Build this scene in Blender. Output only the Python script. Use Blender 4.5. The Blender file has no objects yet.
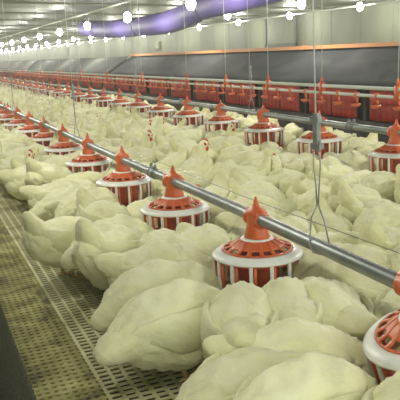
import bpy, math, random
import numpy as np
from mathutils import Vector, Matrix, Euler, noise
PI = math.pi
sc = bpy.context.scene
C = sc.collection

# ------------------------------------------------------------------ camera
CAM_H = 1.03          # above the slats
FPX = 680.0
vf = np.array([-291., 135., -FPX]); Fv = vf / np.linalg.norm(vf)
Uv = np.array([-.05, 1., 0.]); Uv[2] = (Uv[0]*vf[0] + Uv[1]*vf[1]) / FPX; Uv /= np.linalg.norm(Uv)
Rv = np.cross(Fv, Uv)
cam = bpy.data.cameras.new('camera'); camo = bpy.data.objects.new('camera', cam); C.objects.link(camo)
cam.sensor_width = 36; cam.lens = FPX / 400 * 36; cam.clip_end = 300; cam.clip_start = .02
m = Matrix.Identity(4)
for r, v in enumerate((Rv, Fv, Uv)):
    for c in range(3): m[r][c] = v[c]
m[2][3] = CAM_H
camo.matrix_world = m
sc.camera = camo

# ------------------------------------------------------------------ world, exposure
w = bpy.data.worlds.new('world'); sc.world = w; w.use_nodes = True
w.node_tree.nodes['Background'].inputs[0].default_value = (.80, .86, .74, 1)
w.node_tree.nodes['Background'].inputs[1].default_value = 2.2
sc.view_settings.view_transform = 'Standard'; sc.view_settings.look = 'None'
sc.view_settings.gamma = 1; sc.view_settings.use_curve_mapping = False
sc.view_settings.exposure = 0.2
sc.cycles.use_light_tree = True
LAMP_W = 25.0
LAMP_COL = (1.0, .99, .84)
LAMP_GLOW = 30.0

# ------------------------------------------------------------------ materials
def mat(name, col, rough=.6, metal=0, spec=.5):
    m = bpy.data.materials.new(name); m.use_nodes = True
    b = m.node_tree.nodes['Principled BSDF']
    b.inputs['Base Color'].default_value = (*col, 1)
    b.inputs['Roughness'].default_value = rough
    b.inputs['Metallic'].default_value = metal
    b.inputs['Specular IOR Level'].default_value = spec
    return m
def nd(m, t, **k):
    n = m.node_tree.nodes.new(t)
    for a, v in k.items(): setattr(n, a, v)
    return n
def mottled(name, stops, scale=8, detail=5, rough=.6, metal=0, bump=0, bscale=60, stretch=(1,1,1), spec=.5, dist=0):
    m = mat(name, stops[0][1], rough, metal, spec)
    L = m.node_tree.links; b = m.node_tree.nodes['Principled BSDF']
    tc = nd(m, 'ShaderNodeTexCoord'); mp = nd(m, 'ShaderNodeMapping'); mp.inputs['Scale'].default_value = stretch
    L.new(tc.outputs['Object'], mp.inputs[0])
    n = nd(m, 'ShaderNodeTexNoise'); n.inputs['Scale'].default_value = scale; n.inputs['Detail'].default_value = detail
    n.inputs['Distortion'].default_value = dist
    L.new(mp.outputs[0], n.inputs['Vector'])
    r = nd(m, 'ShaderNodeValToRGB'); e = r.color_ramp.elements
    while len(e) < len(stops): e.new(.5)
    for i, (p, c) in enumerate(stops): e[i].position = p; e[i].color = (*c, 1)
    L.new(n.outputs['Fac'], r.inputs[0]); L.new(r.outputs[0], b.inputs['Base Color'])
    if bump:
        n2 = nd(m, 'ShaderNodeTexNoise'); n2.inputs['Scale'].default_value = bscale; n2.inputs['Detail'].default_value = 4
        L.new(mp.outputs[0], n2.inputs['Vector'])
        bp = nd(m, 'ShaderNodeBump'); bp.inputs['Strength'].default_value = bump; bp.inputs['Distance'].default_value = .01
        L.new(n2.outputs['Fac'], bp.inputs['Height']); L.new(bp.outputs[0], b.inputs['Normal'])
    return m

def feather_mat(name, c0, c1, c2):
    m = mottled(name, [(.28, c0), (.5, c1), (.72, c2)], scale=7, detail=4, rough=.85, bump=0, spec=.15)
    L = m.node_tree.links; b = m.node_tree.nodes['Principled BSDF']
    tc = nd(m, 'ShaderNodeTexCoord'); mp = nd(m, 'ShaderNodeMapping'); mp.inputs['Scale'].default_value = (36, 50, 50)
    L.new(tc.outputs['Object'], mp.inputs[0])
    v = nd(m, 'ShaderNodeTexVoronoi'); v.feature = 'SMOOTH_F1'; v.inputs['Scale'].default_value = .9
    L.new(mp.outputs[0], v.inputs['Vector'])
    n = nd(m, 'ShaderNodeTexNoise'); n.inputs['Scale'].default_value = 2.2; n.inputs['Detail'].default_value = 5
    L.new(mp.outputs[0], n.inputs['Vector'])
    ad = nd(m, 'ShaderNodeMath', operation='ADD'); L.new(v.outputs['Distance'], ad.inputs[0]); L.new(n.outputs['Fac'], ad.inputs[1])
    bp = nd(m, 'ShaderNodeBump'); bp.inputs['Strength'].default_value = .45; bp.inputs['Distance'].default_value = .006
    L.new(ad.outputs[0], bp.inputs['Height']); L.new(bp.outputs[0], b.inputs['Normal'])
    # the plumage is not the same on every bird
    oi = nd(m, 'ShaderNodeObjectInfo'); hs = nd(m, 'ShaderNodeHueSaturation')
    mr = nd(m, 'ShaderNodeMapRange'); mr.inputs[3].default_value = .88; mr.inputs[4].default_value = 1.04
    L.new(oi.outputs['Random'], mr.inputs[0]); L.new(mr.outputs[0], hs.inputs['Value'])
    src = b.inputs['Base Color'].links[0].from_socket
    L.new(src, hs.inputs['Color']); L.new(hs.outputs[0], b.inputs['Base Color'])
    b.inputs['Subsurface Weight'].default_value = .25
    b.inputs['Subsurface Radius'].default_value = (.02, .018, .012); b.inputs['Subsurface Scale'].default_value = .6
    b.inputs['Sheen Weight'].default_value = .25
    return m

M = {}
M['feather'] = feather_mat('cream_plumage', (.70, .68, .39), (.855, .84, .545), (.91, .895, .66))
M['wing'] = feather_mat('cream_wing_plumage', (.72, .705, .41), (.84, .83, .54), (.895, .88, .63))
M['tail'] = feather_mat('cream_tail_plumage', (.64, .61, .35), (.79, .77, .48), (.865, .84, .59))
M['comb'] = mottled('red_comb', [(.3, (.45, .03, .02)), (.7, (.65, .07, .04))], scale=60, rough=.5)
M['beak'] = mat('horn_beak', (.62, .42, .16), .5)
M['eye'] = mat('amber_eye', (.12, .05, .01), .2)
M['shank'] = mottled('yellow_shank', [(.3, (.55, .38, .12)), (.7, (.68, .52, .22))], scale=80, rough=.6)
M['orange'] = mottled('orange_plastic', [(.3, (.52, .095, .025)), (.7, (.66, .14, .04))], scale=14, rough=.38, bump=.1, bscale=90)
M['orange_dusty'] = mottled('orange_plastic_dusty', [(.3, (.55, .12, .04)), (.7, (.70, .2, .07))], scale=20, rough=.55)
M['redpan'] = mottled('red_plastic_pan', [(.3, (.33, .05, .02)), (.7, (.5, .085, .03))], scale=14, rough=.5)
M['white'] = mottled('white_plastic', [(.3, (.70, .71, .68)), (.7, (.84, .85, .82))], scale=18, rough=.35)
M['steel'] = mottled('galvanised_steel', [(.3, (.17, .185, .18)), (.55, (.27, .29, .285)), (.75, (.37, .39, .38))], scale=22, detail=6, rough=.42, metal=.65, bump=.05, bscale=30, stretch=(1, .25, 1))
M['dullsteel'] = mottled('dull_grey_steel', [(.3, (.14, .16, .15)), (.7, (.26, .28, .27))], scale=30, rough=.5, metal=.4)
M['wire'] = mat('grey_wire', (.30, .31, .29), .4, .7)
M['darkwire'] = mat('dark_soiled_wire', (.05, .05, .03), .9, 0)
M['cable'] = mat('pale_cable', (.52, .55, .56), .6)
M['pvc'] = mottled('grey_white_pvc', [(.3, (.50, .54, .48)), (.7, (.66, .69, .62))], scale=6, rough=.35, stretch=(1, .1, 1))
M['slat'] = mottled('dirty_slat_plastic', [(.25, (.22, .18, .07)), (.42, (.44, .41, .20)), (.65, (.64, .61, .36))], scale=5, detail=8, rough=.7, dist=.4)
M['slatdirt'] = mottled('soiled_slat_plastic', [(.32, (.10, .085, .028)), (.5, (.27, .245, .08)), (.70, (.46, .43, .19))], scale=7, detail=8, rough=.85, dist=.6)
M['pit'] = mottled('dark_manure_pit', [(.3, (.012, .011, .006)), (.7, (.04, .035, .02))], scale=3, rough=1)
M['red'] = mottled('red_nest_curtain', [(.3, (.36, .016, .014)), (.7, (.50, .032, .026))], scale=5, rough=.5, bump=.2, bscale=8)
M['dark'] = mat('dark_nest_inside', (.035, .03, .028), .9)
M['nestwood'] = mottled('dark_nest_boards', [(.3, (.05, .05, .05)), (.7, (.10, .10, .095))], scale=4, rough=.8)
M['roof'] = mottled('grey_nest_lid', [(.3, (.022, .023, .027)), (.5, (.040, .041, .046)), (.72, (.075, .076, .08))], scale=1.8, detail=6, rough=.9, spec=.25, stretch=(1.5, .7, 1), dist=1.2)
M['roofglare'] = mottled('glare_lightened_nest_lid', [(.3, (.085, .088, .083)), (.7, (.135, .138, .13))], scale=1.4, detail=5, rough=.9, spec=.25, dist=.8)  # lid grey lightened: distant haze and glare are put into the colour
M['rail'] = mottled('orange_wood_rail', [(.3, (.48, .20, .08)), (.7, (.66, .30, .13))], scale=3, rough=.6, stretch=(2, .2, 2))
M['duct'] = mottled('purple_film_duct', [(.3, (.085, .06, .23)), (.7, (.14, .105, .33))], scale=2.5, rough=.6, spec=.3, bump=.35, bscale=5, stretch=(1, .35, 1))
M['strap'] = mat('dark_strap', (.08, .07, .10), .7)
M['ceil'] = mottled('grey_ceiling_film', [(.3, (.085, .087, .083)), (.7, (.135, .137, .13))], scale=1.2, rough=.55, bump=1.0, bscale=1.8, stretch=(.35, 2.2, 1), detail=3)
M['frame'] = mat('dark_opening_frame', (.05, .055, .05), .7)
M['board'] = mottled('pale_hatch_board', [(.3, (.13, .135, .10)), (.7, (.18, .185, .145))], scale=2, rough=.8)

def wall_mat():
    m = mottled('greenish_grey_wall_sheet', [(.3, (.10, .105, .072)), (.7, (.16, .165, .118))], scale=1.1, detail=6, rough=.7, stretch=(1, 1, .5))
    return m
M['wall'] = wall_mat()

def lampmat():
    m = bpy.data.materials.new('lit_bulb_glass'); m.use_nodes = True
    b = m.node_tree.nodes['Principled BSDF']
    b.inputs['Base Color'].default_value = (.9, .9, .9, 1)
    b.inputs['Emission Color'].default_value = (1, .99, .93, 1); b.inputs['Emission Strength'].default_value = LAMP_GLOW
    return m
M['bulb'] = lampmat()

# ------------------------------------------------------------------ mesh helpers
class MB:
    def __init__(s): s.v = []; s.f = []
    def add(s, vs, fs):
        n = len(s.v); s.v += [tuple(v) for v in vs]; s.f += [tuple(i + n for i in f) for f in fs]
        return s
    def box(s, x0, x1, y0, y1, z0, z1):
        v = [(x, y, z) for x in (x0, x1) for y in (y0, y1) for z in (z0, z1)]
        return s.add(v, [(0,1,3,2), (4,6,7,5), (0,4,5,1), (2,3,7,6), (0,2,6,4), (1,5,7,3)])
    def tube(s, pts, r, seg=8, closed=False, sy=1.0):
        pts = [Vector(p) for p in pts]; n = len(pts)
        rs = r if isinstance(r, (list, tuple)) else [r]*n
        vs = []; fs = []
        prev = None
        for i, p in enumerate(pts):
            if closed: t = pts[(i+1) % n] - pts[i-1]
            else: t = pts[min(i+1, n-1)] - pts[max(i-1, 0)]
            t.normalize()
            ref = prev if prev is not None else (Vector((0,0,1)) if abs(t.z) < .9 else Vector((1,0,0)))
            a = t.cross(ref); 
            if a.length < 1e-4: a = t.cross(Vector((0,1,0)))
            a.normalize(); b = a.cross(t).normalized(); prev = b
            for k in range(seg):
                th = 2*PI*k/seg
                vs.append(p + (a*math.cos(th) + b*math.sin(th))*rs[i])
        for i in range(n if closed else n-1):
            j = (i+1) % n
            for k in range(seg):
                k2 = (k+1) % seg
                fs.append((i*seg+k, i*seg+k2, j*seg+k2, j*seg+k))
        if not closed:
            fs.append(tuple(reversed(range(seg)))); fs.append(tuple((n-1)*seg+k for k in range(seg)))
        return s.add(vs, fs)
    def lathe(s, prof, seg=32, sx=1, sy=1, skip=None, cx=0, cy=0, closed=False):
        vs = []; fs = []
        n = len(prof)
        for (r, z) in prof:
            for k in range(seg):
                th = 2*PI*k/seg; vs.append((cx + r*math.cos(th)*sx, cy + r*math.sin(th)*sy, z))
        for i in range(n if closed else n-1):
            j = (i+1) % n
            for k in range(seg):
                if skip and skip(i, k): continue
                k2 = (k+1) % seg
                fs.append((i*seg+k, i*seg+k2, j*seg+k2, j*seg+k))
        return s.add(vs, fs)
    def mesh(s, name, smooth=True):
        me = bpy.data.meshes.new(name); me.from_pydata(s.v, [], s.f)
        if smooth: me.shade_smooth()
        me.update(); return me
def link(name, me, material, parent=None):
    o = bpy.data.objects.new(name, me); C.objects.link(o)
    if material and not me.materials: me.materials.append(material)
    if parent: o.parent = parent
    return o
def build(mb, name, material, parent=None, smooth=True):
    return link(name, mb.mesh(name, smooth), material, parent)
def tag(o, label=None, cat=None, group=None, kind=None):
    for k, v in (('label', label), ('category', cat), ('group', group), ('kind', kind)):
        if v: o[k] = v
    return o
def empty(name, loc=(0,0,0), rot=(0,0,0)):
    o = bpy.data.objects.new(name, None); C.objects.link(o); o.location = loc; o.rotation_euler = rot
    o.empty_display_size = .05
    return o
def copy_tree(o, parent=None):
    c = o.copy(); C.objects.link(c); c.parent = parent
    for ch in o.children: copy_tree(ch, c)
    return c
def smooth_by_angle(o, deg=35):
    me = o.data
    try: me.set_sharp_from_angle(angle=math.radians(deg))
    except Exception: pass
    return o
ORD = ['nearest', 'second', 'third', 'fourth', 'fifth', 'sixth', 'seventh', 'eighth', 'ninth', 'tenth', 'eleventh', 'twelfth',
       'thirteenth', 'fourteenth', 'fifteenth', 'sixteenth', 'seventeenth', 'eighteenth', 'nineteenth', 'twentieth']
def nth(i): return ORD[i] if i < len(ORD) else None

# ------------------------------------------------------------------ layout numbers (metres, z = 0 on top of the slats)
X1, TZ1 = 1.10, .42
X2, TZ2 = 2.695, .482
F1 = [1.297 + .8635*k for k in range(32)]
F2 = [3.375 + .8635*k for k in range(32)]
XD = 3.10
XN = 3.60
WALLX = 10.0
END = 98.0

# ------------------------------------------------------------------ structure
def struct(mb, name, material, smooth=False):
    return tag(build(mb, name, material, None, smooth), kind='structure')
mb = MB(); mb.box(-1.3, WALLX, -1.5, END, -.6, -.5); struct(mb, 'floor', M['pit'])
# plastic slats: open grid, wide slots on the birds' side, small soiled holes along the fence
mb = MB()
y0, y1 = .2, 34.0
x = .44
while x < 3.5:
    mb.box(x-.006, x+.006, y0, y1, -.006, 0); x += .044
y = y0
while y < y1:
    mb.box(.43, 3.5, y-.0065, y+.0065, -.005, -.0010); y += .031
tag(build(mb, 'floor_slat_grid', M['slat'], None, False), kind='structure')
mb = MB()
x = -1.2; 
while x < .44:
    mb.box(x-.007, x+.007, y0, 12, -.006, -.001); x += .027
y = y0
while y < 12:
    mb.box(-1.2, .431, y-.009, y+.009, -.006, 0); y += .031
mb.box(-1.2, .43, 12, y1, -.02, 0)
tag(build(mb, 'floor_slat_fine', M['slatdirt'], None, False), kind='structure')
mb = MB(); mb.box(3.5, WALLX, -1.5, END, -.05, -.005); struct(mb, 'floor_beyond_nests', M['slatdirt'])
mb = MB(); mb.box(-1.3, 3.5, y1, END, -.05, -.01); struct(mb, 'floor_far', M['slatdirt'])
# walls and ceiling
mb = MB(); mb.box(WALLX, WALLX+.1, -1.5, END, -.6, 2.6)
y = .5
while y < 60:
    mb.box(WALLX-.006, WALLX, y-.02, y+.02, 0, 1.93); y += 1.22
struct(mb, 'wall_right', M['wall'])
mb = MB(); mb.box(-1.4, -1.3, -1.5, END, -.6, 2.4); struct(mb, 'wall_left', M['wall'])
mb = MB(); mb.box(-1.4, WALLX+.1, END, END+.1, -.6, 2.4); struct(mb, 'wall_far', M['wall'])
# ceiling film sagging between purlins: a folded sheet
vs = []; fs = []
xs = np.linspace(-1.4, WALLX+.1, 24); ys = np.arange(-1.5, END+.1, .3)
def ceil_z(x, y): return 2.34 - .038*max(0, x) 
for yy in ys:
    for xx in xs:
        ph = (yy % 3.0)/3.0
        z = ceil_z(xx, yy) - .05*math.sin(PI*ph) + .022*noise.noise((xx*.5, yy*1.7, 3)) 
        vs.append((xx, yy, z))
nx = len(xs)
for i in range(len(ys)-1):
    for j in range(nx-1): fs.append((i*nx+j, i*nx+j+1, (i+1)*nx+j+1, (i+1)*nx+j))
mb = MB(); mb.add(vs, fs); struct(mb, 'ceiling', M['ceil'], True)
mb = MB()
for k in range(0, 32): 
    mb.tube([(-1.4, 3.0*k, 2.27), (0, 3.0*k, 2.27), (WALLX, 3.0*k, 1.89)], .025, 6)
struct(mb, 'ceiling_purlins', M['board'])
# conduit above the first lamp row
CONDZ = 1.93
tag(build(MB().tube([(3.66, -1.5, CONDZ), (3.66, END, CONDZ)], .02, 8), 'lamp_conduit', M['pvc']),
    'pale conduit pipe along the ceiling above the first lamp row', 'pipe')
tag(build(MB().tube([(9.4, -1.5, 1.83), (9.4, END, 1.83)], .02, 8), 'water_pipe', M['pvc']),
    'thin pale pipe along the ceiling near the far wall', 'pipe')

# hatch with dark frame on the far wall
hatch = empty('wall_hatch', (WALLX-.03, 17.65, 1.07)); tag(hatch, 'square pale hatch in a dark frame on the far wall', 'hatch')
build(MB().box(-.02, .02, -.82, .82, .05, .80), 'panel', M['board'], hatch, False)
mb = MB(); mb.box(-.05, 0, -.9, -.82, -.04, .84); mb.box(-.05, 0, .82, .9, -.04, .84); mb.box(-.05, 0, -.9, .9, -.04, .04)
build(mb, 'frame', M['frame'], hatch, False)
hb = empty('wall_box', (WALLX-.06, 28.4, 1.33)); tag(hb, 'small pale box fixed on the far wall below the purple duct', 'box')
build(MB().box(-.08, .05, -.45, .45, -.16, .16), 'housing', M['board'], hb, False)
build(MB().box(-.10, -.08, -.38, .38, -.12, .12), 'cover', M['wall'], hb, False)

# ------------------------------------------------------------------ purple duct, sagging between straps
def duct():
    root = empty('air_duct', (4.6, 0, 0)); tag(root, 'long purple inflated air duct sagging under the ceiling', 'duct')
    path = [(-1.2, 1.88), (4, 1.88), (7.2, 1.86), (9.2, 1.77), (10.66, 1.73), (11.6, 1.62), (12.6, 1.565), (14.0, 1.585), (15.2, 1.60), (17, 1.66), (18.4, 1.74), (20, 1.86)]
    joins = [-1.2, 3.6, 7.2, 10.66, 14.2, 17.6, 19.3]
    R0 = .205
    ring = []
    for a, b in zip(joins[:-1], joins[1:]):
        n = 26
        for i in range(n + (b == joins[-1])):
            t = i/n; y = a + (b-a)*t
            z = float(np.interp(y, [q[0] for q in path], [q[1] for q in path]))
            ring.append([y, z, R0*(.86 + .14*(1-abs(2*t-1)**6))])
    zs = np.array([q[1] for q in ring]); zs = np.convolve(np.pad(zs, 4, 'edge'), np.ones(9)/9, 'valid')
    seg = 32; vs = []; fs = []
    for (y, _z, rr), z in zip(ring, zs):
        for k in range(seg):
            th = 2*PI*k/seg
            q = rr*(1 + .035*noise.noise((math.cos(th)*1.5, math.sin(th)*1.5, y*2.6)))
            vs.append((q*math.cos(th), y, z + q*math.sin(th)))
    n = len(ring)
    for i in range(n-1):
        for k in range(seg): k2 = (k+1) % seg; fs.append((i*seg+k, i*seg+k2, (i+1)*seg+k2, (i+1)*seg+k))
    fs.append(tuple((n-1)*seg+k for k in reversed(range(seg))))
    mb = MB(); mb.add(vs, fs); build(mb, 'film', M['duct'], root)
    for j in joins[1:-1]:
        z = float(np.interp(j, [q[0] for q in ring], zs))
        mb = MB(); mb.tube([(.180*math.cos(t), j, z+.180*math.sin(t)) for t in np.linspace(0, 2*PI, 25)[:-1]], .010, 6, True)
        mb.tube([(0, j, z+.16), (0, j, 2.08)], .006, 6)
        build(mb, 'strap', M['strap'], root)
duct()

# ------------------------------------------------------------------ lamps
def lamp_proto():
    root = empty('hanging_lamp'); 
    mb = MB(); mb.lathe([(0, -.095), (.035, -.086), (.06, -.055), (.070, -.005), (.062, .040), (.042, .070), (.024, .080), (0, .082)], 24)
    build(mb, 'bulb', M['bulb'], root)
    mb = MB(); mb.lathe([(0, .068), (.026, .068), (.028, .11), (.016, .13), (0, .135)], 16); build(mb, 'socket', M['dullsteel'], root)
    build(MB().tube([(0, 0, .13), (0, 0, .34)], .005, 6), 'cord', M['dullsteel'], root)
    return root
lp = lamp_proto()
pl = bpy.data.lights.new('lamp_light', 'POINT'); pl.energy = LAMP_W; pl.color = LAMP_COL; pl.shadow_soft_size = .07
rows = [(3.7, .645, 9.05, 'first', 'nearest'), (6.4, .71, 10.6, 'second', 'middle'), (9.2, .765, 12.8, 'third', 'farthest')]
first = True; place = [(.25, .9+3.02*k, .90, None, -1) for k in range(-0, 12)]  # unseen lamp row added to light the near hens from the left
for (X, z, ya, nm, _q) in rows:
    k = -int((ya+1.0)//3.02)
    y = ya + k*3.02; vis = 0
    while y < 92:
        place.append((X, y, z, nm, vis if k >= 0 else -1))
        if k >= 0: vis += 1
        y += 3.02; k += 1
for (X, y, z, nm, vi) in place:
    o = lp if first else copy_tree(lp); first = False
    o.location = (X, y, CAM_H + z)
    for ch in o.children:
        if ch.name.startswith('cord'): ch.scale.z = {3.7: .75, 9.2: .55}.get(X, 1)
    if nm is None: lab = 'unseen lit lamp added above the hens, outside the top of the picture'; g = 'added unseen lamps above the near slats'
    elif vi < 0: lab = 'lit white lamp of the %s ceiling row, nearer than those in the picture' % nm; g = 'unseen lamps of the %s row' % nm
    elif vi < 7: lab = 'lit white lamp, %s from the camera in the %s hanging row' % (nth(vi) , {'first': 'lowest and brightest', 'second': 'middle', 'third': 'row beside the far wall, third'}[nm] if nm != 'third' else 'far wall'); g = 'lamps of the %s row' % nm
    else: lab = 'small lit lamp far down the %s hanging row' % {'first': 'brightest', 'second': 'middle', 'third': 'far wall'}[nm]; g = 'far lamps of the %s row' % nm
    tag(o, lab, 'lamp', g)
    li = bpy.data.objects.new('lamp_light', pl); C.objects.link(li); li.parent = o; li.location = (0, 0, -.16)

# ------------------------------------------------------------------ nests
def nest_proto():
    root = empty('nest_box')
    mb = MB(); mb.box(0, .02, -.49, .49, .16, .32); mb.box(0, .03, -.49, .49, .63, .675)
    mb.box(.02, .55, -.49, .49, .16, .18); mb.box(.5, .52, -.49, .49, .16, .88)
    build(mb, 'box_body', M['nestwood'], root, False)
    mb = MB()
    for s in (-.49, .475):
        mb = MB(); mb.box(0.0, .5, s, s+.015, .18, .63); build(mb, 'divider', M['nestwood'], root, False)
    for (a, b) in ((-.40, -.005), (.005, .40)):
        vs = []; fs = []; ny, nz = 17, 5
        for i in range(ny):
            for j in range(nz):
                yy = a + (b-a)*i/(ny-1); zz = .375 + (.66-.375)*j/(nz-1)
                vs.append((-.014 - .007*math.sin(i*1.9)*(1-j/(nz-1)) , yy, zz))
        n = len(vs)
        vs += [(x+.006, y, z) for (x, y, z) in vs]
        for i in range(ny-1):
            for j in range(nz-1):
                q = (i*nz+j, i*nz+j+1, (i+1)*nz+j+1, (i+1)*nz+j); fs.append(q); fs.append(tuple(reversed([k+n for k in q])))
        for i in range(ny-1):
            for j in (0, nz-1): fs.append((i*nz+j, (i+1)*nz+j, (i+1)*nz+j+n, i*nz+j+n))
        mb = MB(); mb.add(vs, fs); build(mb, 'curtain', M['red'], root)
    mb = MB(); mb.box(-.03, .0, -.49, .49, .335, .365); build(mb, 'perch_rail', M['nestwood'], root, False)
    return root
np_ = nest_proto()
for k in range(-3, 40):
    o = np_ if k == -3 else copy_tree(np_)
    y = 5.43 + .98*k
    o.location = (XN, y, 0)
    if k < -1: lab = 'nest box with two red curtains, outside the right of the picture'; g = 'unseen nest boxes'
    elif k < 9: lab = 'nest box with two red curtains, %s counted from the picture\'s right edge' % ('first' if k == -1 else nth(k+1)); g = 'nest boxes under the dark lid'
    else: lab = 'distant nest box with red curtains in the far part of the nest row'; g = 'distant nest boxes'
    tag(o, lab, 'nest box', g)
def lid(ya, yb, material, label, sag=.0):
    root = empty('sloping_cover', (XN, ya, 0)); tag(root, label, 'nest lid')
    mb = MB(); L_ = yb-ya; n = int(L_/.25); vs = []; fs = []
    for i in range(n+1):
        for j in range(7):
            t = j/6; yy = L_*i/n
            z = .665 + (.985-.665)*t + .006*noise.noise((yy*1.3, t*2, 1))*math.sin(PI*t)
            x = -.12 + .50*t
            vs.append((x, yy, z))
    nn = len(vs); vs += [(x+.012, y, z-.018) for (x, y, z) in vs]
    for i in range(n):
        for j in range(6):
            q = (i*7+j, i*7+j+1, (i+1)*7+j+1, (i+1)*7+j); fs.append(q); fs.append(tuple(reversed([k+nn for k in q])))
        for j in (0, 6): fs.append((i*7+j, (i+1)*7+j, (i+1)*7+j+nn, i*7+j+nn))
    for i in (0, n):
        for j in range(6): fs.append((i*7+j, i*7+j+1, i*7+j+1+nn, i*7+j+nn))
    mb.add(vs, fs); build(mb, 'lid_panel', material, root)
    mb = MB(); mb.box(.38, .9, 0, L_, .90, .93); build(mb, 'top_board', M['nestwood'], root, False)
    return root
lid(1.5, 12.9, M['roof'], 'dark grey sloping lid over the nearest run of nests')
lid(13.15, 22.9, M['roofglare'], 'grey sloping lid, painted lighter for hazy glare, over the second run of nests')
lid(23.15, 33.0, M['roofglare'], 'distant grey lid, painted lighter for hazy glare, over the third run of nests')
lid(33.3, 43.0, M['roofglare'], 'farthest grey lid, painted lighter for hazy glare, at the end of the nests')
rl = empty('top_rail', (XN+.36, 1.5, 0)); tag(rl, 'orange brown rail along the top of the dark nest lid', 'rail')
build(MB().box(-.02, .02, 0, 11.4, .985, 1.022), 'bar', M['rail'], rl, False)
for k in range(6): build(MB().box(-.024, .024, .8+2.1*k, .86+2.1*k, .983, 1.026), 'joint', M['rail'], rl, False)

# ------------------------------------------------------------------ drinker line
dl = empty('drinker_pipe', (XD, 0, 0)); tag(dl, 'pale double water pipe running along the nest fronts', 'pipe')
mb = MB().tube([(0, 1.5, .70), (0, 34, .70)], .014, 10); build(mb, 'support_pipe', M['pvc'], dl)
mb = MB().tube([(0, 1.5, .643), (0, 34, .643)], .012, 10); build(mb, 'water_pipe', M['pvc'], dl)
def drinker_proto():
    root = empty('drip_cup_drinker')
    mb = MB(); mb.box(-.014, .014, -.016, .016, .622, .664); mb.tube([(0, 0, .625), (0, 0, .592)], .007, 8); build(mb, 'nipple', M['orange_dusty'], root)
    mb = MB(); mb.tube([(.008, 0, .62), (.012, 0, .56)], .006, 8)
    mb.lathe([(0, .556), (.022, .556), (.034, .566), (.037, .578), (.033, .578), (.028, .568), (0, .562)], 14, cx=-.006); build(mb, 'drip_cup', M['orange'], root)
    return root
dp = drinker_proto(); n = 0
for k in range(-6, 78):
    o = dp if k == -6 else copy_tree(dp)
    o.location = (XD, 3.86 + .2455*k, 0); o.rotation_euler.z = random.Random(k).uniform(-.4, .4)
    if k < 0: lab, g = 'orange drip cup drinker outside the right of the picture', 'unseen drip cup drinkers'
    elif k < 14: lab, g = 'orange drip cup on the water pipe, %s from the picture\'s right edge' % ('first' if k == 0 else nth(k)), 'near drip cup drinkers'
    elif k < 45: lab, g = 'orange drip cup in the middle stretch of the water pipe', 'drip cups in the middle stretch'
    else: lab, g = 'tiny orange drip cup on the far stretch of the water pipe', 'far drip cups'
    tag(o, lab, 'drinker', g)
def dhang_proto():
    root = empty('drinker_hanger')
    mb = MB(); mb.box(-.02, .02, -.018, .018, .625, .725); mb.tube([(0, 0, .72), (0, 0, .75), (0, 0, .775)], [.014, .012, .004], 8); build(mb, 'clip', M['orange'], root)
    build(MB().tube([(0, 0, .77), (0, -.03, 2.12)], .003, 6), 'cable', M['cable'], root)
    return root
dh = dhang_proto()
for i, y in enumerate([2.9, 3.87, 4.83, 5.75, 6.7, 7.83, 9.6, 11.5, 13.5, 15.5, 18, 21, 24, 28]):
    o = dh if i == 0 else copy_tree(dh); o.location = (XD, y, 0)
    nm = {2: 'crossing the picture right of centre, over the brightest red curtains', 3: 'second from the right in the picture', 4: 'third from the right in the picture', 5: 'fourth from the right in the picture'}.get(i)
    if i < 2: tag(o, 'orange clip and cable of the water pipe near the right edge', 'hanger', 'water pipe hangers')
    elif nm: tag(o, 'orange clip with pale cable holding the water pipe, %s' % ({2: 'nearest in full view', 3: 'second in view', 4: 'third in view', 5: 'fourth in view'}[i]), 'hanger', 'water pipe hangers')
    else: tag(o, 'small distant orange clip and cable holding the water pipe', 'hanger', 'distant water pipe hangers')

# ------------------------------------------------------------------ feed pipes with couplings
def feed_pipe(X, z, label, couplings):
    root = empty('feed_pipe', (X, 0, z)); tag(root, label, 'pipe')
    build(MB().tube([(0, y, -.004*math.sin(y*1.8)) for y in np.arange(-.5, 31, .4)], .0225, 20), 'pipe_tube', M['steel'], root)
    for y in couplings:
        mb = MB()
        for dy in (-.03, .03):
            mb.tube([(0, y+dy-.012, 0), (0, y+dy+.012, 0)], .028, 16)
            mb.box(-.005, .005, y+dy-.01, y+dy+.01, .02, .048)
        mb.tube([(0, y-.045, .0), (0, y+.045, .0)], .0255, 16)
        mb.box(-.006, .006, y-.03, y+.03, .022, .034)
        build(mb, 'clamp', M['dullsteel'], root)
feed_pipe(X1, TZ1, 'thick galvanised feed pipe crossing the picture in front', [3.32, 6.4, 9.4, 12.4])
feed_pipe(X2, TZ2, 'grey feed pipe of the second feeder line, behind the hens', [3.84, 7.0, 10.0, 13.0])

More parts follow.
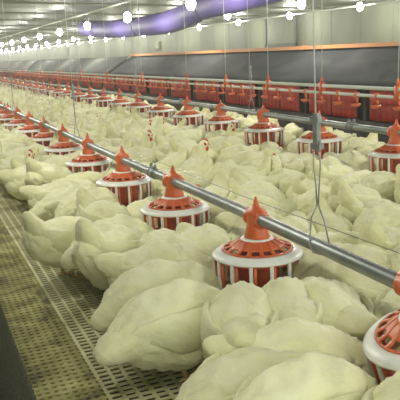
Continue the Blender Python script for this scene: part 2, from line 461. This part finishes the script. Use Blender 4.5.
# ------------------------------------------------------------------ pan feeders
def feeder_proto(tz=.42):
    root = empty('pan_feeder')
    # saddle with fin: straddles the pipe
    mb = MB()
    mb.lathe([(.0, .347), (.046, .347), (.047, .358), (.042, .375), (.036, .395), (.036, .43), (.041, .443), (.035, .452),
              (.019, .461), (.011, .474), (.0075, .488), (.004, .500), (0, .503)], 20, sx=.95, sy=1.1)
    mb.box(-.008, .008, -.052, .052, .432, .456)
    mb.tube([(0, -.048, .42), (0, -.030, .42)], .031, 16); mb.tube([(0, .030, .42), (0, .048, .42)], .031, 16)
    build(mb, 'saddle', M['orange'], root)
    mb = MB(); mb.lathe([(.044, .352), (.058, .350), (.062, .344), (.060, .337), (.044, .338)], 28, closed=True); build(mb, 'collar', M['white'], root)
    # slotted hood
    seg = 96
    prof = [(.050, .345), (.066, .338), (.080, .330), (.092, .322), (.098, .318), (.112, .313), (.122, .309), (.130, .307)]
    sl = lambda i, k: (i in (4, 5)) and (k % 6 in (1, 2, 3, 4))
    mb = MB(); mb.lathe(prof, seg, skip=sl)
    o = build(mb, 'slotted_hood', M['orange'], root)
    sm = o.modifiers.new('s', 'SOLIDIFY'); sm.thickness = .005; sm.offset = -1
    mb = MB()
    for k in range(16):
        th = 2*PI*k/16 + .03
        mb.tube([(.066*math.cos(th), .066*math.sin(th), .342), (.094*math.cos(th), .094*math.sin(th), .324), (.116*math.cos(th), .116*math.sin(th), .309)], .0042, 6)
    build(mb, 'hood_rib', M['orange'], root)
    # flat white rim
    mb = MB(); mb.lathe([(.124, .309), (.140, .307), (.158, .299), (.168, .291), (.1685, .286), (.164, .286), (.155, .293), (.138, .301), (.124, .304)], 72, closed=True)
    build(mb, 'rim', M['white'], root)
    # white guard bars down to the pan lip
    mb = MB()
    for k in range(14):
        th = 2*PI*k/14; c, s = math.cos(th), math.sin(th); tx, ty = -s*.0062, c*.0062
        pts = [(.166, .289), (.166, .235), (.163, .200), (.160, .160)]
        vs = []
        for (r, z) in pts:
            for (dr, sg) in ((0, -1), (0, 1), (-.006, 1), (-.006, -1)):
                vs.append(((r+dr)*c + sg*tx, (r+dr)*s + sg*ty, z))
        fs = [(i*4+a, i*4+(a+1) % 4, (i+1)*4+(a+1) % 4, (i+1)*4+a) for i in range(3) for a in range(4)] + [(0,1,2,3), (15,14,13,12)]
        mb.add(vs, fs)
    build(mb, 'guard_bars', M['white'], root, False)
    # orange inner bars and feed cylinder
    mb = MB()
    mb.lathe([(.150, .293), (.160, .286), (.160, .278), (.154, .278), (.152, .284), (.145, .290)], 48, closed=True)
    for k in range(14):
        for d in (.085,):
            th = 2*PI*k/14 + d; c, s = math.cos(th), math.sin(th)
            mb.tube([(.156*c, .156*s, .283), (.151*c, .151*s, .165)], .0062, 5)
    build(mb, 'inner_bars', M['orange'], root)
    mb = MB(); mb.lathe([(.050, .335), (.072, .30), (.078, .25), (.078, .19), (.070, .12), (.065, .12), (.070, .19), (.071, .25), (.066, .30), (.045, .33)], 40, closed=True)
    build(mb, 'feed_cylinder', M['redpan'], root)
    mb = MB(); mb.lathe([(.152, .166), (.162, .166), (.165, .158), (.160, .118), (.142, .085), (.100, .070), (.0, .08), (0, .095), (.06, .105), (.10, .085), (.136, .098), (.150, .122), (.154, .158)], 48)
    build(mb, 'pan', M['orange'], root)
    return root
fp = feeder_proto()
for i, y in enumerate(F1):
    o = fp if i == 0 else copy_tree(fp)
    o.location = (X1, y, 0); o.rotation_euler = (0, 0, random.Random(i).uniform(0, .4))
    if i == 0: lab = 'orange and white pan feeder cut off by the lower right edge, tilted'
    elif i < 9: lab = 'orange pan feeder under the front pipe, %s one from the lower right edge' % nth(i)
    else: lab = 'small distant orange pan feeder along the front pipe'
    tag(o, lab, 'feeder', 'pan feeders on the front pipe' if i < 9 else 'distant pan feeders on the front pipe')
T0 = fp
piv = Vector((X1, F1[0], TZ1)); rot = Euler((math.radians(-4), math.radians(-16), 0)).to_matrix().to_4x4()
T0.matrix_world = Matrix.Translation(piv) @ rot @ Matrix.Translation(-piv) @ Matrix.Translation((X1, F1[0], 0))
for i, y in enumerate(F2):
    o = copy_tree(fp); o.matrix_world = Matrix.Identity(4)
    o.location = (X2, y, TZ2-.42); o.rotation_euler = (0, 0, random.Random(i+50).uniform(0, .4))
    if i == 0: lab = 'orange pan feeder on the second pipe, cut off by the right edge'
    elif i < 9: lab = 'orange pan feeder on the second pipe, %s one from the right edge' % nth(i)
    else: lab = 'small distant orange pan feeder along the second pipe'
    tag(o, lab, 'feeder', 'pan feeders on the second pipe' if i < 9 else 'distant pan feeders on the second pipe')

# ------------------------------------------------------------------ pipe hangers: cable, adjuster block, two wires, loop under the pipe
def hanger_proto():
    root = empty('pipe_hanger')   # origin on the pipe axis
    build(MB().tube([(0, .03, 1.66), (0, .005, .41)], .0023, 6), 'cable', M['cable'], root)
    mb = MB(); mb.box(-.007, .007, -.012, .012, .30, .41); mb.box(-.008, .008, -.018, .030, .385, .40); mb.box(-.008, .008, -.026, .020, .305, .32)
    build(mb, 'adjuster', M['dullsteel'], root, False)
    mb = MB()
    mb.tube([(0, .016, .33), (0, .020, .25), (0, .008, .19), (0, .003, .13)], .0024, 6)
    mb.tube([(0, -.014, .33), (0, -.018, .25), (0, -.010, .19), (0, -.003, .13)], .0024, 6)
    mb.tube([(0, .003, .13), (-.004, .030, .085), (-.012, .026, .03), (-.024, .010, .0), (-.018, .0, -.019), (0, -.01, -.026), (.018, -.02, -.018), (.024, -.030, .0), (.012, -.034, .04), (0, -.038, .085), (0, -.003, .13)], .0026, 6)
    mb.tube([(0, .006, .128), (0, -.006, .132)], .005, 6)
    build(mb, 'wire_loop', M['wire'], root)
    return root
hp = hanger_proto(); hl = []
for i, y in enumerate([1.745, 5.1, 8.5, 11.9, 15.3]): hl.append((X1, y, TZ1, 1, i))
for i, y in enumerate([2.2, 5.32, 8.6, 12.0, 15.4]): hl.append((X2, y, TZ2, 2, i))
for j, (x, y, z, ln, i) in enumerate(hl):
    o = hp if j == 0 else copy_tree(hp); o.location = (x, y, z)
    if ln == 2: o.scale = (1, 1, .98)
    nm = 'front' if ln == 1 else 'second'
    lab = {(1, 0): 'wire hanger and cable gripping the front pipe right of the biggest feeder', (1, 1): 'smaller wire hanger on the front pipe, beyond six feeders',
           (2, 0): 'wire hanger of the second pipe outside the right edge', (2, 1): 'thin wire hanger on the second pipe, in front of the red curtains'}.get((ln, i), 'distant wire hanger on the %s pipe' % nm)
    tag(o, lab, 'hanger', 'wire hangers on the %s pipe' % nm)
# thin cord strung above the hens, right of the front pipe
tag(build(MB().tube([(1.28, .7, .42), (1.26, 2.6, .405), (1.24, 5, .43), (1.22, 9, .42), (1.2, 14, .42)], .0016, 5), 'guide_cord', M['wire']), 'thin grey cord strung along beside the front pipe', 'cord')

# ------------------------------------------------------------------ wire partition beside the camera
wp = empty('wire_partition', (.12, 0, 0)); tag(wp, 'dark wire mesh partition in the lower left corner', 'partition')
mb = MB(); yy = .3
while yy < 3.2: mb.box(-.0012, .0012, yy-.0012, yy+.0012, 0, .50); yy += .02
z = .004
while z < .50: mb.box(-.0014, .0014, .3, 3.2, z-.0012, z+.0012); z += .02
build(mb, 'wire_mesh', M['darkwire'], wp, False)

# dusty air of the house
mb = MB(); mb.box(-1.25, WALLX-.2, -1.2, END-1, .01, 1.80)
hm = bpy.data.materials.new('dusty_air'); hm.use_nodes = True; nt = hm.node_tree; nt.nodes.remove(nt.nodes['Principled BSDF'])
v_ = nt.nodes.new('ShaderNodeVolumeScatter'); v_.inputs['Density'].default_value = .007
v_.inputs['Color'].default_value = (.95, .97, .90, 1); v_.inputs['Anisotropy'].default_value = .3
nt.links.new(v_.outputs[0], nt.nodes['Material Output'].inputs['Volume'])
tag(build(mb, 'haze', hm, None, False), 'thin dusty haze in the air of the hen house', 'haze', kind='stuff')

# ------------------------------------------------------------------ hens
def crom(P, n):
    P = np.array(P, float); out = []
    Q = np.vstack([2*P[0]-P[1], P, 2*P[-1]-P[-2]])
    for t in np.linspace(0, len(P)-1-1e-9, n):
        i = int(t); u = t-i; p0, p1, p2, p3 = Q[i:i+4]
        out.append(.5*((2*p1) + (-p0+p2)*u + (2*p0-5*p1+4*p2-p3)*u*u + (-p0+3*p1-3*p2+p3)*u**3))
    return np.array(out)
def loft(st, n, seg, seed, amp, groove=0, sq=1.0, freq=16.):
    """st rows: x, y, z, half width, half height"""
    S = crom(st, n); S[:, 3:] = np.maximum(S[:, 3:], .002)
    vs = []; fs = []
    for i in range(n):
        a = S[max(i-1, 0), :3]; b = S[min(i+1, n-1), :3]; t = b-a; t /= np.linalg.norm(t)+1e-9
        lat = np.cross([0, 0, 1.], t); ln = np.linalg.norm(lat); lat = lat/ln if ln > .05 else np.array([0, 1., 0])
        nor = np.cross(t, lat)
        for k in range(seg):
            th = 2*PI*k/seg; c, s = math.cos(th), math.sin(th)
            rw = S[i, 3]*(1 + .10*(1-s)*.5); 
            p = S[i, :3] + lat*rw*np.sign(c)*abs(c)**sq + nor*S[i, 4]*s
            d = (lat*c + nor*s)
            q = Vector(p*freq) + Vector((seed*7.1, seed*3.3, 0))
            q2 = Vector((p[0]*freq*.9, p[1]*freq*2.6, p[2]*freq*2.6)) + Vector((seed*2.1, 5, seed))
            f = min(1, S[i, 3]/.05)
            dd = amp*f*(noise.noise(q*.6)*1.3 + 1.2*(.3-abs(noise.noise(q2))) + .45*noise.noise(q2*2.0) + .25*noise.noise(q2*4.1))
            if groove: dd += groove*f*(abs(math.sin(th*4 + .6*noise.noise(q)))-.5) * (.35+.65*(1-i/n))
            vs.append(tuple(p + d*dd))
    for i in range(n-1):
        for k in range(seg): k2 = (k+1) % seg; fs.append((i*seg+k, (i+1)*seg+k, (i+1)*seg+k2, i*seg+k2))
    fs.append(tuple(range(seg))); fs.append(tuple((n-1)*seg+k for k in reversed(range(seg))))
    return vs, fs

# poses: stations from rear to head; (x, y, z, halfwidth, halfheight)
POSES = {
 'feeding': dict(
   body=[(-.215,0,.225,.020,.022), (-.195,0,.215,.052,.052), (-.15,0,.195,.084,.085), (-.08,0,.182,.106,.112), (0,0,.180,.114,.124), (.07,0,.182,.108,.118), (.125,0,.185,.086,.096), (.165,.004,.180,.060,.068), (.20,.008,.160,.042,.046), (.235,.010,.135,.033,.036), (.262,.010,.112,.027,.030), (.285,.01,.098,.020,.022), (.298,.01,.090,.006,.006)],
   tail=[(-.12,0,.200,.075,.075), (-.17,0,.222,.068,.060), (-.215,0,.240,.050,.044), (-.255,0,.254,.032,.028), (-.272,0,.260,.012,.012)],
   head=(.272,.01,.108,-40), legs=1),
 'feeding_low': dict(
   body=[(-.235,0,.165,.016,.018), (-.205,0,.172,.048,.045), (-.155,0,.175,.085,.078), (-.08,0,.172,.112,.106), (0,0,.170,.120,.116), (.07,0,.170,.112,.110), (.13,0,.170,.088,.090), (.17,-.006,.165,.060,.064), (.205,-.012,.150,.042,.045), (.24,-.02,.128,.033,.035), (.266,-.024,.108,.027,.030), (.288,-.026,.094,.019,.020), (.30,-.026,.088,.006,.006)],
   tail=[(-.12,0,.172,.090,.075), (-.175,0,.168,.074,.058), (-.225,0,.158,.054,.042), (-.265,0,.148,.034,.028), (-.282,0,.144,.014,.012)],
   head=(.275,-.024,.104,-40), legs=1),
 'tail_up': dict(
   body=[(-.185,0,.295,.022,.020), (-.175,0,.265,.050,.050), (-.14,0,.225,.084,.084), (-.075,0,.195,.106,.112), (0,0,.180,.112,.122), (.065,0,.170,.104,.112), (.12,0,.160,.082,.090), (.16,.01,.145,.056,.062), (.19,.016,.122,.040,.042), (.215,.02,.098,.032,.033), (.235,.02,.08,.027,.028), (.255,.02,.068,.018,.020), (.268,.02,.062,.006,.006)],
   tail=[(-.11,0,.215,.078,.070), (-.150,0,.270,.064,.052), (-.175,0,.315,.047,.038), (-.192,0,.352,.031,.026), (-.198,0,.370,.012,.011)],
   head=(.242,.02,.078,-45), legs=1),
 'alert': dict(
   body=[(-.205,0,.225,.022,.022), (-.185,0,.218,.055,.052), (-.14,0,.205,.086,.085), (-.07,0,.192,.106,.112), (0,0,.195,.112,.122), (.065,0,.210,.100,.108), (.11,0,.24,.074,.074), (.132,0,.285,.046,.048), (.142,0,.32,.034,.036), (.152,0,.345,.029,.030), (.168,0,.362,.027,.027), (.188,0,.362,.020,.021), (.200,0,.360,.006,.006)],
   tail=[(-.15,0,.225,.052,.048), (-.195,0,.250,.044,.040), (-.235,0,.275,.032,.028), (-.265,0,.297,.018,.017), (-.28,0,.308,.005,.006)],
   head=(.172,0,.364,-5), legs=1),
 'resting': dict(
   body=[(-.225,0,.150,.018,.018), (-.20,0,.150,.052,.048), (-.15,0,.142,.090,.082), (-.08,0,.132,.116,.108), (0,0,.128,.124,.120), (.07,0,.130,.114,.112), (.12,0,.15,.086,.088), (.150,.01,.185,.054,.056), (.165,.015,.215,.038,.038), (.178,.02,.235,.030,.030), (.198,.02,.245,.027,.027), (.217,.02,.243,.019,.020), (.228,.02,.240,.006,.006)],
   tail=[(-.12,0,.145,.090,.070), (-.175,0,.156,.068,.052), (-.22,0,.168,.048,.038), (-.255,0,.178,.030,.024), (-.27,0,.183,.010,.010)],
   head=(.20,.02,.246,-5), legs=0),
}
def make_hen(pose, seed):
    P = POSES[pose]; rnd = random.Random(seed*13+5)
    root = empty('hen')
    vs, fs = loft(P['body'], 68, 52, seed, .0155)
    # thigh fluff and breast fullness
    out = []
    for (x, y, z) in vs:
        g = math.exp(-((x+.01)/.07)**2 - ((z-.10)/.05)**2); sgn = 1 if y > 0 else -1
        y2 = y + sgn*.018*g*min(1, abs(y)/.04); z2 = z - .012*g
        out.append((x, y2, max(z2, .012)))
    mb = MB(); mb.add(out, fs); b = build(mb, 'body', M['feather'], root)
    # wings
    S = crom(P['body'], 60)
    def side(x):  # body station near x
        i = int(np.argmin(abs(S[:40, 0]-x))); return S[i]
    for sg in (-1, 1):
        st = []
        for (x, hz, th, lift, up) in ((.125, .010, .005, -.004, .02), (.10, .040, .014, -.003, .022), (.04, .060, .019, -.001, .018), (-.03, .064, .020, .0, .018), (-.09, .052, .017, .0, .026), (-.135, .036, .012, -.002, .032), (-.165, .022, .009, -.004, .034), (-.19, .008, .004, -.006, .034)):
            s = side(x); 
            zz = s[2] + up*(1 if x > -.05 else s[4]/.1) 
            k = max(.0, 1 - ((zz - s[2])/max(s[4], .02))**2)**.5
            yy = s[3]*max(k, .55) + lift - .004
            if x < -.15: yy = max(.02, s[3]*.80)
            st.append((x, sg*yy, zz + (0 if x > -.16 else .004), th, hz))
        v, f = loft(st, 40, 26, seed+sg*3, .0045, groove=.003, sq=1)
        build(MB().add(v, f), 'wing', M['wing'], root)
    v, f = loft(P['tail'], 24, 28, seed+9, .006, groove=.003)
    build(MB().add(v, f), 'tail', M['tail'], root)
    hx, hy, hz, ang = P['head']; R = Matrix.Translation((hx, hy, hz)) @ Matrix.Rotation(-math.radians(ang), 4, 'Y')
    def tr(mb): mb.v = [tuple(R @ Vector(v)) for v in mb.v]; return mb
    # comb: serrated plate
    mb = MB(); prof = [(.026, .018), (.022, .032), (.016, .026), (.010, .040), (.003, .030), (-.004, .042), (-.010, .030), (-.018, .034), (-.020, .018)]
    n = len(prof); vv = [(x, -.003, z) for x, z in prof] + [(x, .003, z) for x, z in prof] + [(.005, -.005, .012), (.005, .005, .012)]
    ff = []
    for i in range(n-1): ff += [(i, i+1, 2*n), (n+i+1, n+i, 2*n+1), (i, n+i, n+i+1, i+1)]
    ff += [(0, 2*n, 2*n+1, n), (n-1, 2*n-1, 2*n+1, 2*n)]
    mb.add(vv, ff); build(tr(mb), 'comb', M['comb'], root)
    mb = MB()
    for sg in (-1, 1):
        mb.lathe([(0, -.048), (.006, -.046), (.009, -.036), (.007, -.022), (.003, -.012), (0, -.010)], 10, sx=1, sy=.5, cx=.020, cy=sg*.008)
        mb.lathe([(0, -.010), (.012, -.006), (.014, .002), (.010, .009), (0, .012)], 10, sx=1, sy=.35, cx=.012, cy=sg*.022)
    build(tr(mb), 'wattles', M['comb'], root)
    mb = MB(); mb.tube([(.022, 0, .002), (.036, 0, 0), (.046, 0, -.005)], [.010, .007, .0015], 8); build(tr(mb), 'beak', M['beak'], root)
    mb = MB()
    for sg in (-1, 1): mb.lathe([(0, .0), (.004, .002), (.0045, .005), (.003, .008), (0, .009)], 8, cx=.010, cy=sg*.0255, sy=.7)
    build(tr(mb), 'eye', M['eye'], root)
    if P['legs']:
        for sg in (-1, 1):
            y = .05*sg; fx = .0
            mb = MB(); mb.tube([(-.01, y, .10), (-.018, y, .075), (-.004, y, .012)], [.012, .0085, .0085], 8)
            for a, l in ((.0, .055), (.55, .048), (-.55, .048), (PI, .026)):
                mb.tube([(-.004, y, .010), (-.004+l*.5*math.cos(a), y+l*.5*math.sin(a), .011), (-.004+l*math.cos(a), y+l*math.sin(a), .005)], [.007, .006, .0025], 6)
            build(mb, 'leg', M['shank'], root)
    return root
KINDS = [('feeding', 1), ('feeding', 2), ('feeding_low', 3), ('feeding_low', 4), ('tail_up', 5), ('tail_up', 8), ('alert', 6), ('resting', 7)]
PROTO = [make_hen(p, s) for p, s in KINDS]
by_pose = {}
for i, (p, s) in enumerate(KINDS): by_pose.setdefault(p, []).append(i)
def joined(root):
    """one mesh for a bird seen small"""
    mats = []; V = []; Fc = []; mi = []
    for ch in root.children:
        me = ch.data; n = len(V); V += [tuple(v.co) for v in me.vertices]
        if me.materials[0] not in mats: mats.append(me.materials[0])
        k = mats.index(me.materials[0])
        for p in me.polygons: Fc.append(tuple(i+n for i in p.vertices)); mi.append(k)
    me = bpy.data.meshes.new('hen'); me.from_pydata(V, [], Fc)
    for q in mats: me.materials.append(q)
    me.polygons.foreach_set('material_index', mi); me.shade_smooth(); me.update()
    return me
JM = [joined(r) for r in PROTO]

# ---- where the birds stand: x, y, heading (radians, 0 = +x), pose, scale
placed = []
def circles(x, y, h, s):
    c, n = math.cos(h), math.sin(h)
    return [(x-.15*s*c, y-.15*s*n, .055*s), (x-.06*s*c, y-.06*s*n, .088*s), (x+.04*s*c, y+.04*s*n, .092*s), (x+.13*s*c, y+.13*s*n, .06*s)]
cellmap = {}
def free(x, y, h, s, tol):
    cs = circles(x, y, h, s); gx, gy = int(x//.5), int(y//.5)
    for i in (-1, 0, 1):
        for j in (-1, 0, 1):
            for oc in cellmap.get((gx+i, gy+j), ()):
                for (ax, ay, ar) in cs:
                    for (bx, by, br) in oc:
                        if (ax-bx)**2 + (ay-by)**2 < ((ar+br)*tol)**2: return False
    return True
def put(x, y, h, pose, s, note=None):
    placed.append((x, y, h, pose, s, note)); cellmap.setdefault((int(x//.5), int(y//.5)), []).append(circles(x, y, h, s))
def D(a): return math.radians(a)
MANUAL = [
    (.68, 1.93, D(14), 'feeding_low', 1.03), (.72, 2.16, D(14), 'feeding_low', 1.0), (.70, 2.70, D(32), 'tail_up', .98), (.58, 3.12, D(20), 'tail_up', .97),
    (.83, 1.76, D(62), 'feeding', .98), (.995, 1.76, D(72), 'feeding', .94), (1.135, 1.73, D(84), 'feeding', .95), (1.29, 1.82, D(112), 'feeding', .95),
    (.72, 1.46, D(2), 'feeding_low', .92), (.87, 1.50, D(-22), 'feeding', .92), (.76, 1.26, D(6), 'feeding_low', .95), (.90, 1.06, D(48), 'feeding', .97), (1.08, .95, D(82), 'feeding_low', .97),
    (.80, 2.38, D(-22), 'feeding', .95), (.90, 2.50, D(-50), 'feeding', .92), (.86, 2.66, D(40), 'feeding', .92), (.76, 2.90, D(12), 'feeding_low', .95),
    (1.38, 2.0, D(152), 'feeding', .97), (1.46, 2.2, D(185), 'feeding', .97), (1.05, 2.54, D(-85), 'feeding', .93),
]
for a in MANUAL: put(*a)
rnd = random.Random(11)
def near_feeder(x, y, rad):
    for X, Fs in ((X1, F1), (X2, F2)):
        if abs(x-X) < rad:
            k = round((y-Fs[0])/.8635)
            for kk in (k, ):
                yy = Fs[0] + .8635*kk
                if math.hypot(x-X, y-yy) < rad: return True
    return False
YMAX_ONE = 34.0
# birds crowding round every pan
for X, Fs in ((X1, [F1[0]-.8635] + F1), (X2, [F2[0]-1.727, F2[0]-.8635] + F2)):
    for fy in Fs:
        a0 = rnd.uniform(0, 1)
        for k in range(12):
            a = a0 + 2*PI*k/12 + rnd.uniform(-.1, .1)
            r = .345 + rnd.uniform(-.01, .05)
            x, y = X + r*math.cos(a), fy + r*math.sin(a)
            if y < .75: continue
            s = rnd.uniform(.87, 1.0)
            h = a + PI + rnd.uniform(-.2, .2)
            if x < .64 and y < 5.2: continue
            if free(x, y, h, s, .82): put(x, y, h, rnd.choice(['feeding', 'feeding', 'feeding_low', 'tail_up', 'tail_up']), s)
# the rest of the floor
for pas, tol in ((0, .90), (1, .80)):
    for it in range(14000):
        y = .75 + (rnd.random()**1.25)*26; x = rnd.uniform(.30, 3.38)
        lim = .86 if y < 3.2 else .78 if y < 4.6 else .64 if y < 6 else .48
        if x < lim or near_feeder(x, y, .30): continue
        h = rnd.uniform(0, 2*PI); s = rnd.uniform(.86, .98)
        if x > 3.2: h = PI/2 + rnd.choice([0, PI]) + rnd.uniform(-.3, .3)
        if not free(x, y, h, s, tol): continue
        hx, hy = x+.24*math.cos(h), y+.24*math.sin(h)
        put(x, y, h, rnd.choice(['feeding', 'feeding_low', 'resting', 'feeding', 'tail_up', 'tail_up', 'feeding_low', 'feeding', 'tail_up', 'alert', 'feeding', 'feeding']), s)

def project(x, y, z):
    p = np.array([x, y, z-CAM_H]); c = p[0]*Rv + p[1]*Fv + p[2]*Uv
    return 200 + FPX*c[0]/-c[2], 200 - FPX*c[1]/-c[2], -c[2]
cand = []
for q in placed:
    px, py, d = project(q[0], q[1], .2)
    rad = FPX*.24/max(d, .1)
    if d < .3 or px < -rad or px > 400+rad or py > 400+rad: continue
    cand.append((d, px, py, q))
cand.sort(key=lambda t: t[0])
ONE = cand[:300]; REST = cand[300:]
HEADING = lambda h: ['right', 'away', 'left', 'the camera'][int(((math.degrees(h) - 20 + 45) % 360)//90)]
POSTXT = {'feeding': 'head down', 'feeding_low': 'tail held low', 'tail_up': 'tail raised high', 'alert': 'head raised', 'resting': 'sitting'}
def whereabouts(x, y):
    """which feeder is closest, and on which side of it"""
    best = None
    for li, (X, Fs) in enumerate(((X1, F1), (X2, F2))):
        for k, fy in enumerate(Fs):
            d = math.hypot(x-X, y-fy)
            if best is None or d < best[0]: best = (d, li, k, x-X, y-fy)
    d, li, k, dx, dy = best
    a = math.degrees(math.atan2(dy, dx)) % 360
    side = ['right of', 'behind, right of', 'behind', 'behind, left of', 'left of', 'before and left of', 'in front of', 'before and right of'][int(((a+22.5) % 360)//45)]
    pipe = 'front' if li == 0 else 'second'
    if k < 12: return side, '%s %s-pipe feeder' % (nth(k), pipe), (li, k, side)
    return side, 'far %s-pipe feeders' % pipe, (li, 99, side)
used = {}
seen_proto = set()
for idx, (d, px, py, q) in enumerate(ONE):
    x, y, h, pose, s, note = q
    ki = by_pose[pose][idx % len(by_pose[pose])]
    if idx < 130:
        if ki not in seen_proto: o = PROTO[ki]; seen_proto.add(ki)
        else: o = copy_tree(PROTO[ki])
    else:
        o = bpy.data.objects.new('hen', JM[ki]); C.objects.link(o)
    rr = random.Random(idx)
    o.location = (x, y, 0.0); o.rotation_euler = (rr.uniform(-.06, .06), 0, h); o.scale = (s, s*rr.uniform(.95, 1.04), s*rr.uniform(1.0, 1.14))
    side, feeder, key = whereabouts(x, y)
    base = 'white hen, %s, facing %s, %s the %s' % (POSTXT[pose], HEADING(h), side, feeder)
    n = used.get(base, 0); used[base] = n+1
    if n: base = base.replace('white hen', ('farther' if n == 1 else 'farthest' if n == 2 else 'another') + ' white hen')
    tag(o, base, 'hen', 'white hens crowded on the slats')
for i, r in enumerate(PROTO):
    if i not in seen_proto:
        for ch in list(r.children): bpy.data.objects.remove(ch)
        bpy.data.objects.remove(r)
# the far flock: too many and too small to count
V = []; Fc = []; 
def decim(pose, seed):
    P = POSES[pose]; vs, fs = loft(P['body'], 14, 10, seed, .006); v2, f2 = loft(P['tail'], 5, 8, seed, .003)
    n = len(vs); return np.array(list(vs)+list(v2)), fs + [tuple(i+n for i in f) for f in f2]
LOW = {p: decim(p, 3) for p in POSES}
# comb blobs are left to the near birds
for (d, px, py, q) in REST:
    x, y, h, pose, s, note = q; vs, fs = LOW[pose]; c, n_ = math.cos(h), math.sin(h)
    W = np.stack([x + s*(vs[:, 0]*c - vs[:, 1]*n_), y + s*(vs[:, 0]*n_ + vs[:, 1]*c), s*vs[:, 2]], 1)
    n = len(V); V += [tuple(v) for v in W]; Fc += [tuple(i+n for i in f) for f in fs]
if V:
    mb = MB(); mb.v = V; mb.f = Fc
    tag(build(mb, 'distant_flock', M['feather']), 'dense flock of distant white hens filling the far slats', 'flock', kind='stuff')
print('HENS', len(placed), len(cand), len(ONE), len(REST), 'last', ONE[-1][0] if ONE else 0, 'dups', sum(1 for v in used.values() if v > 2))
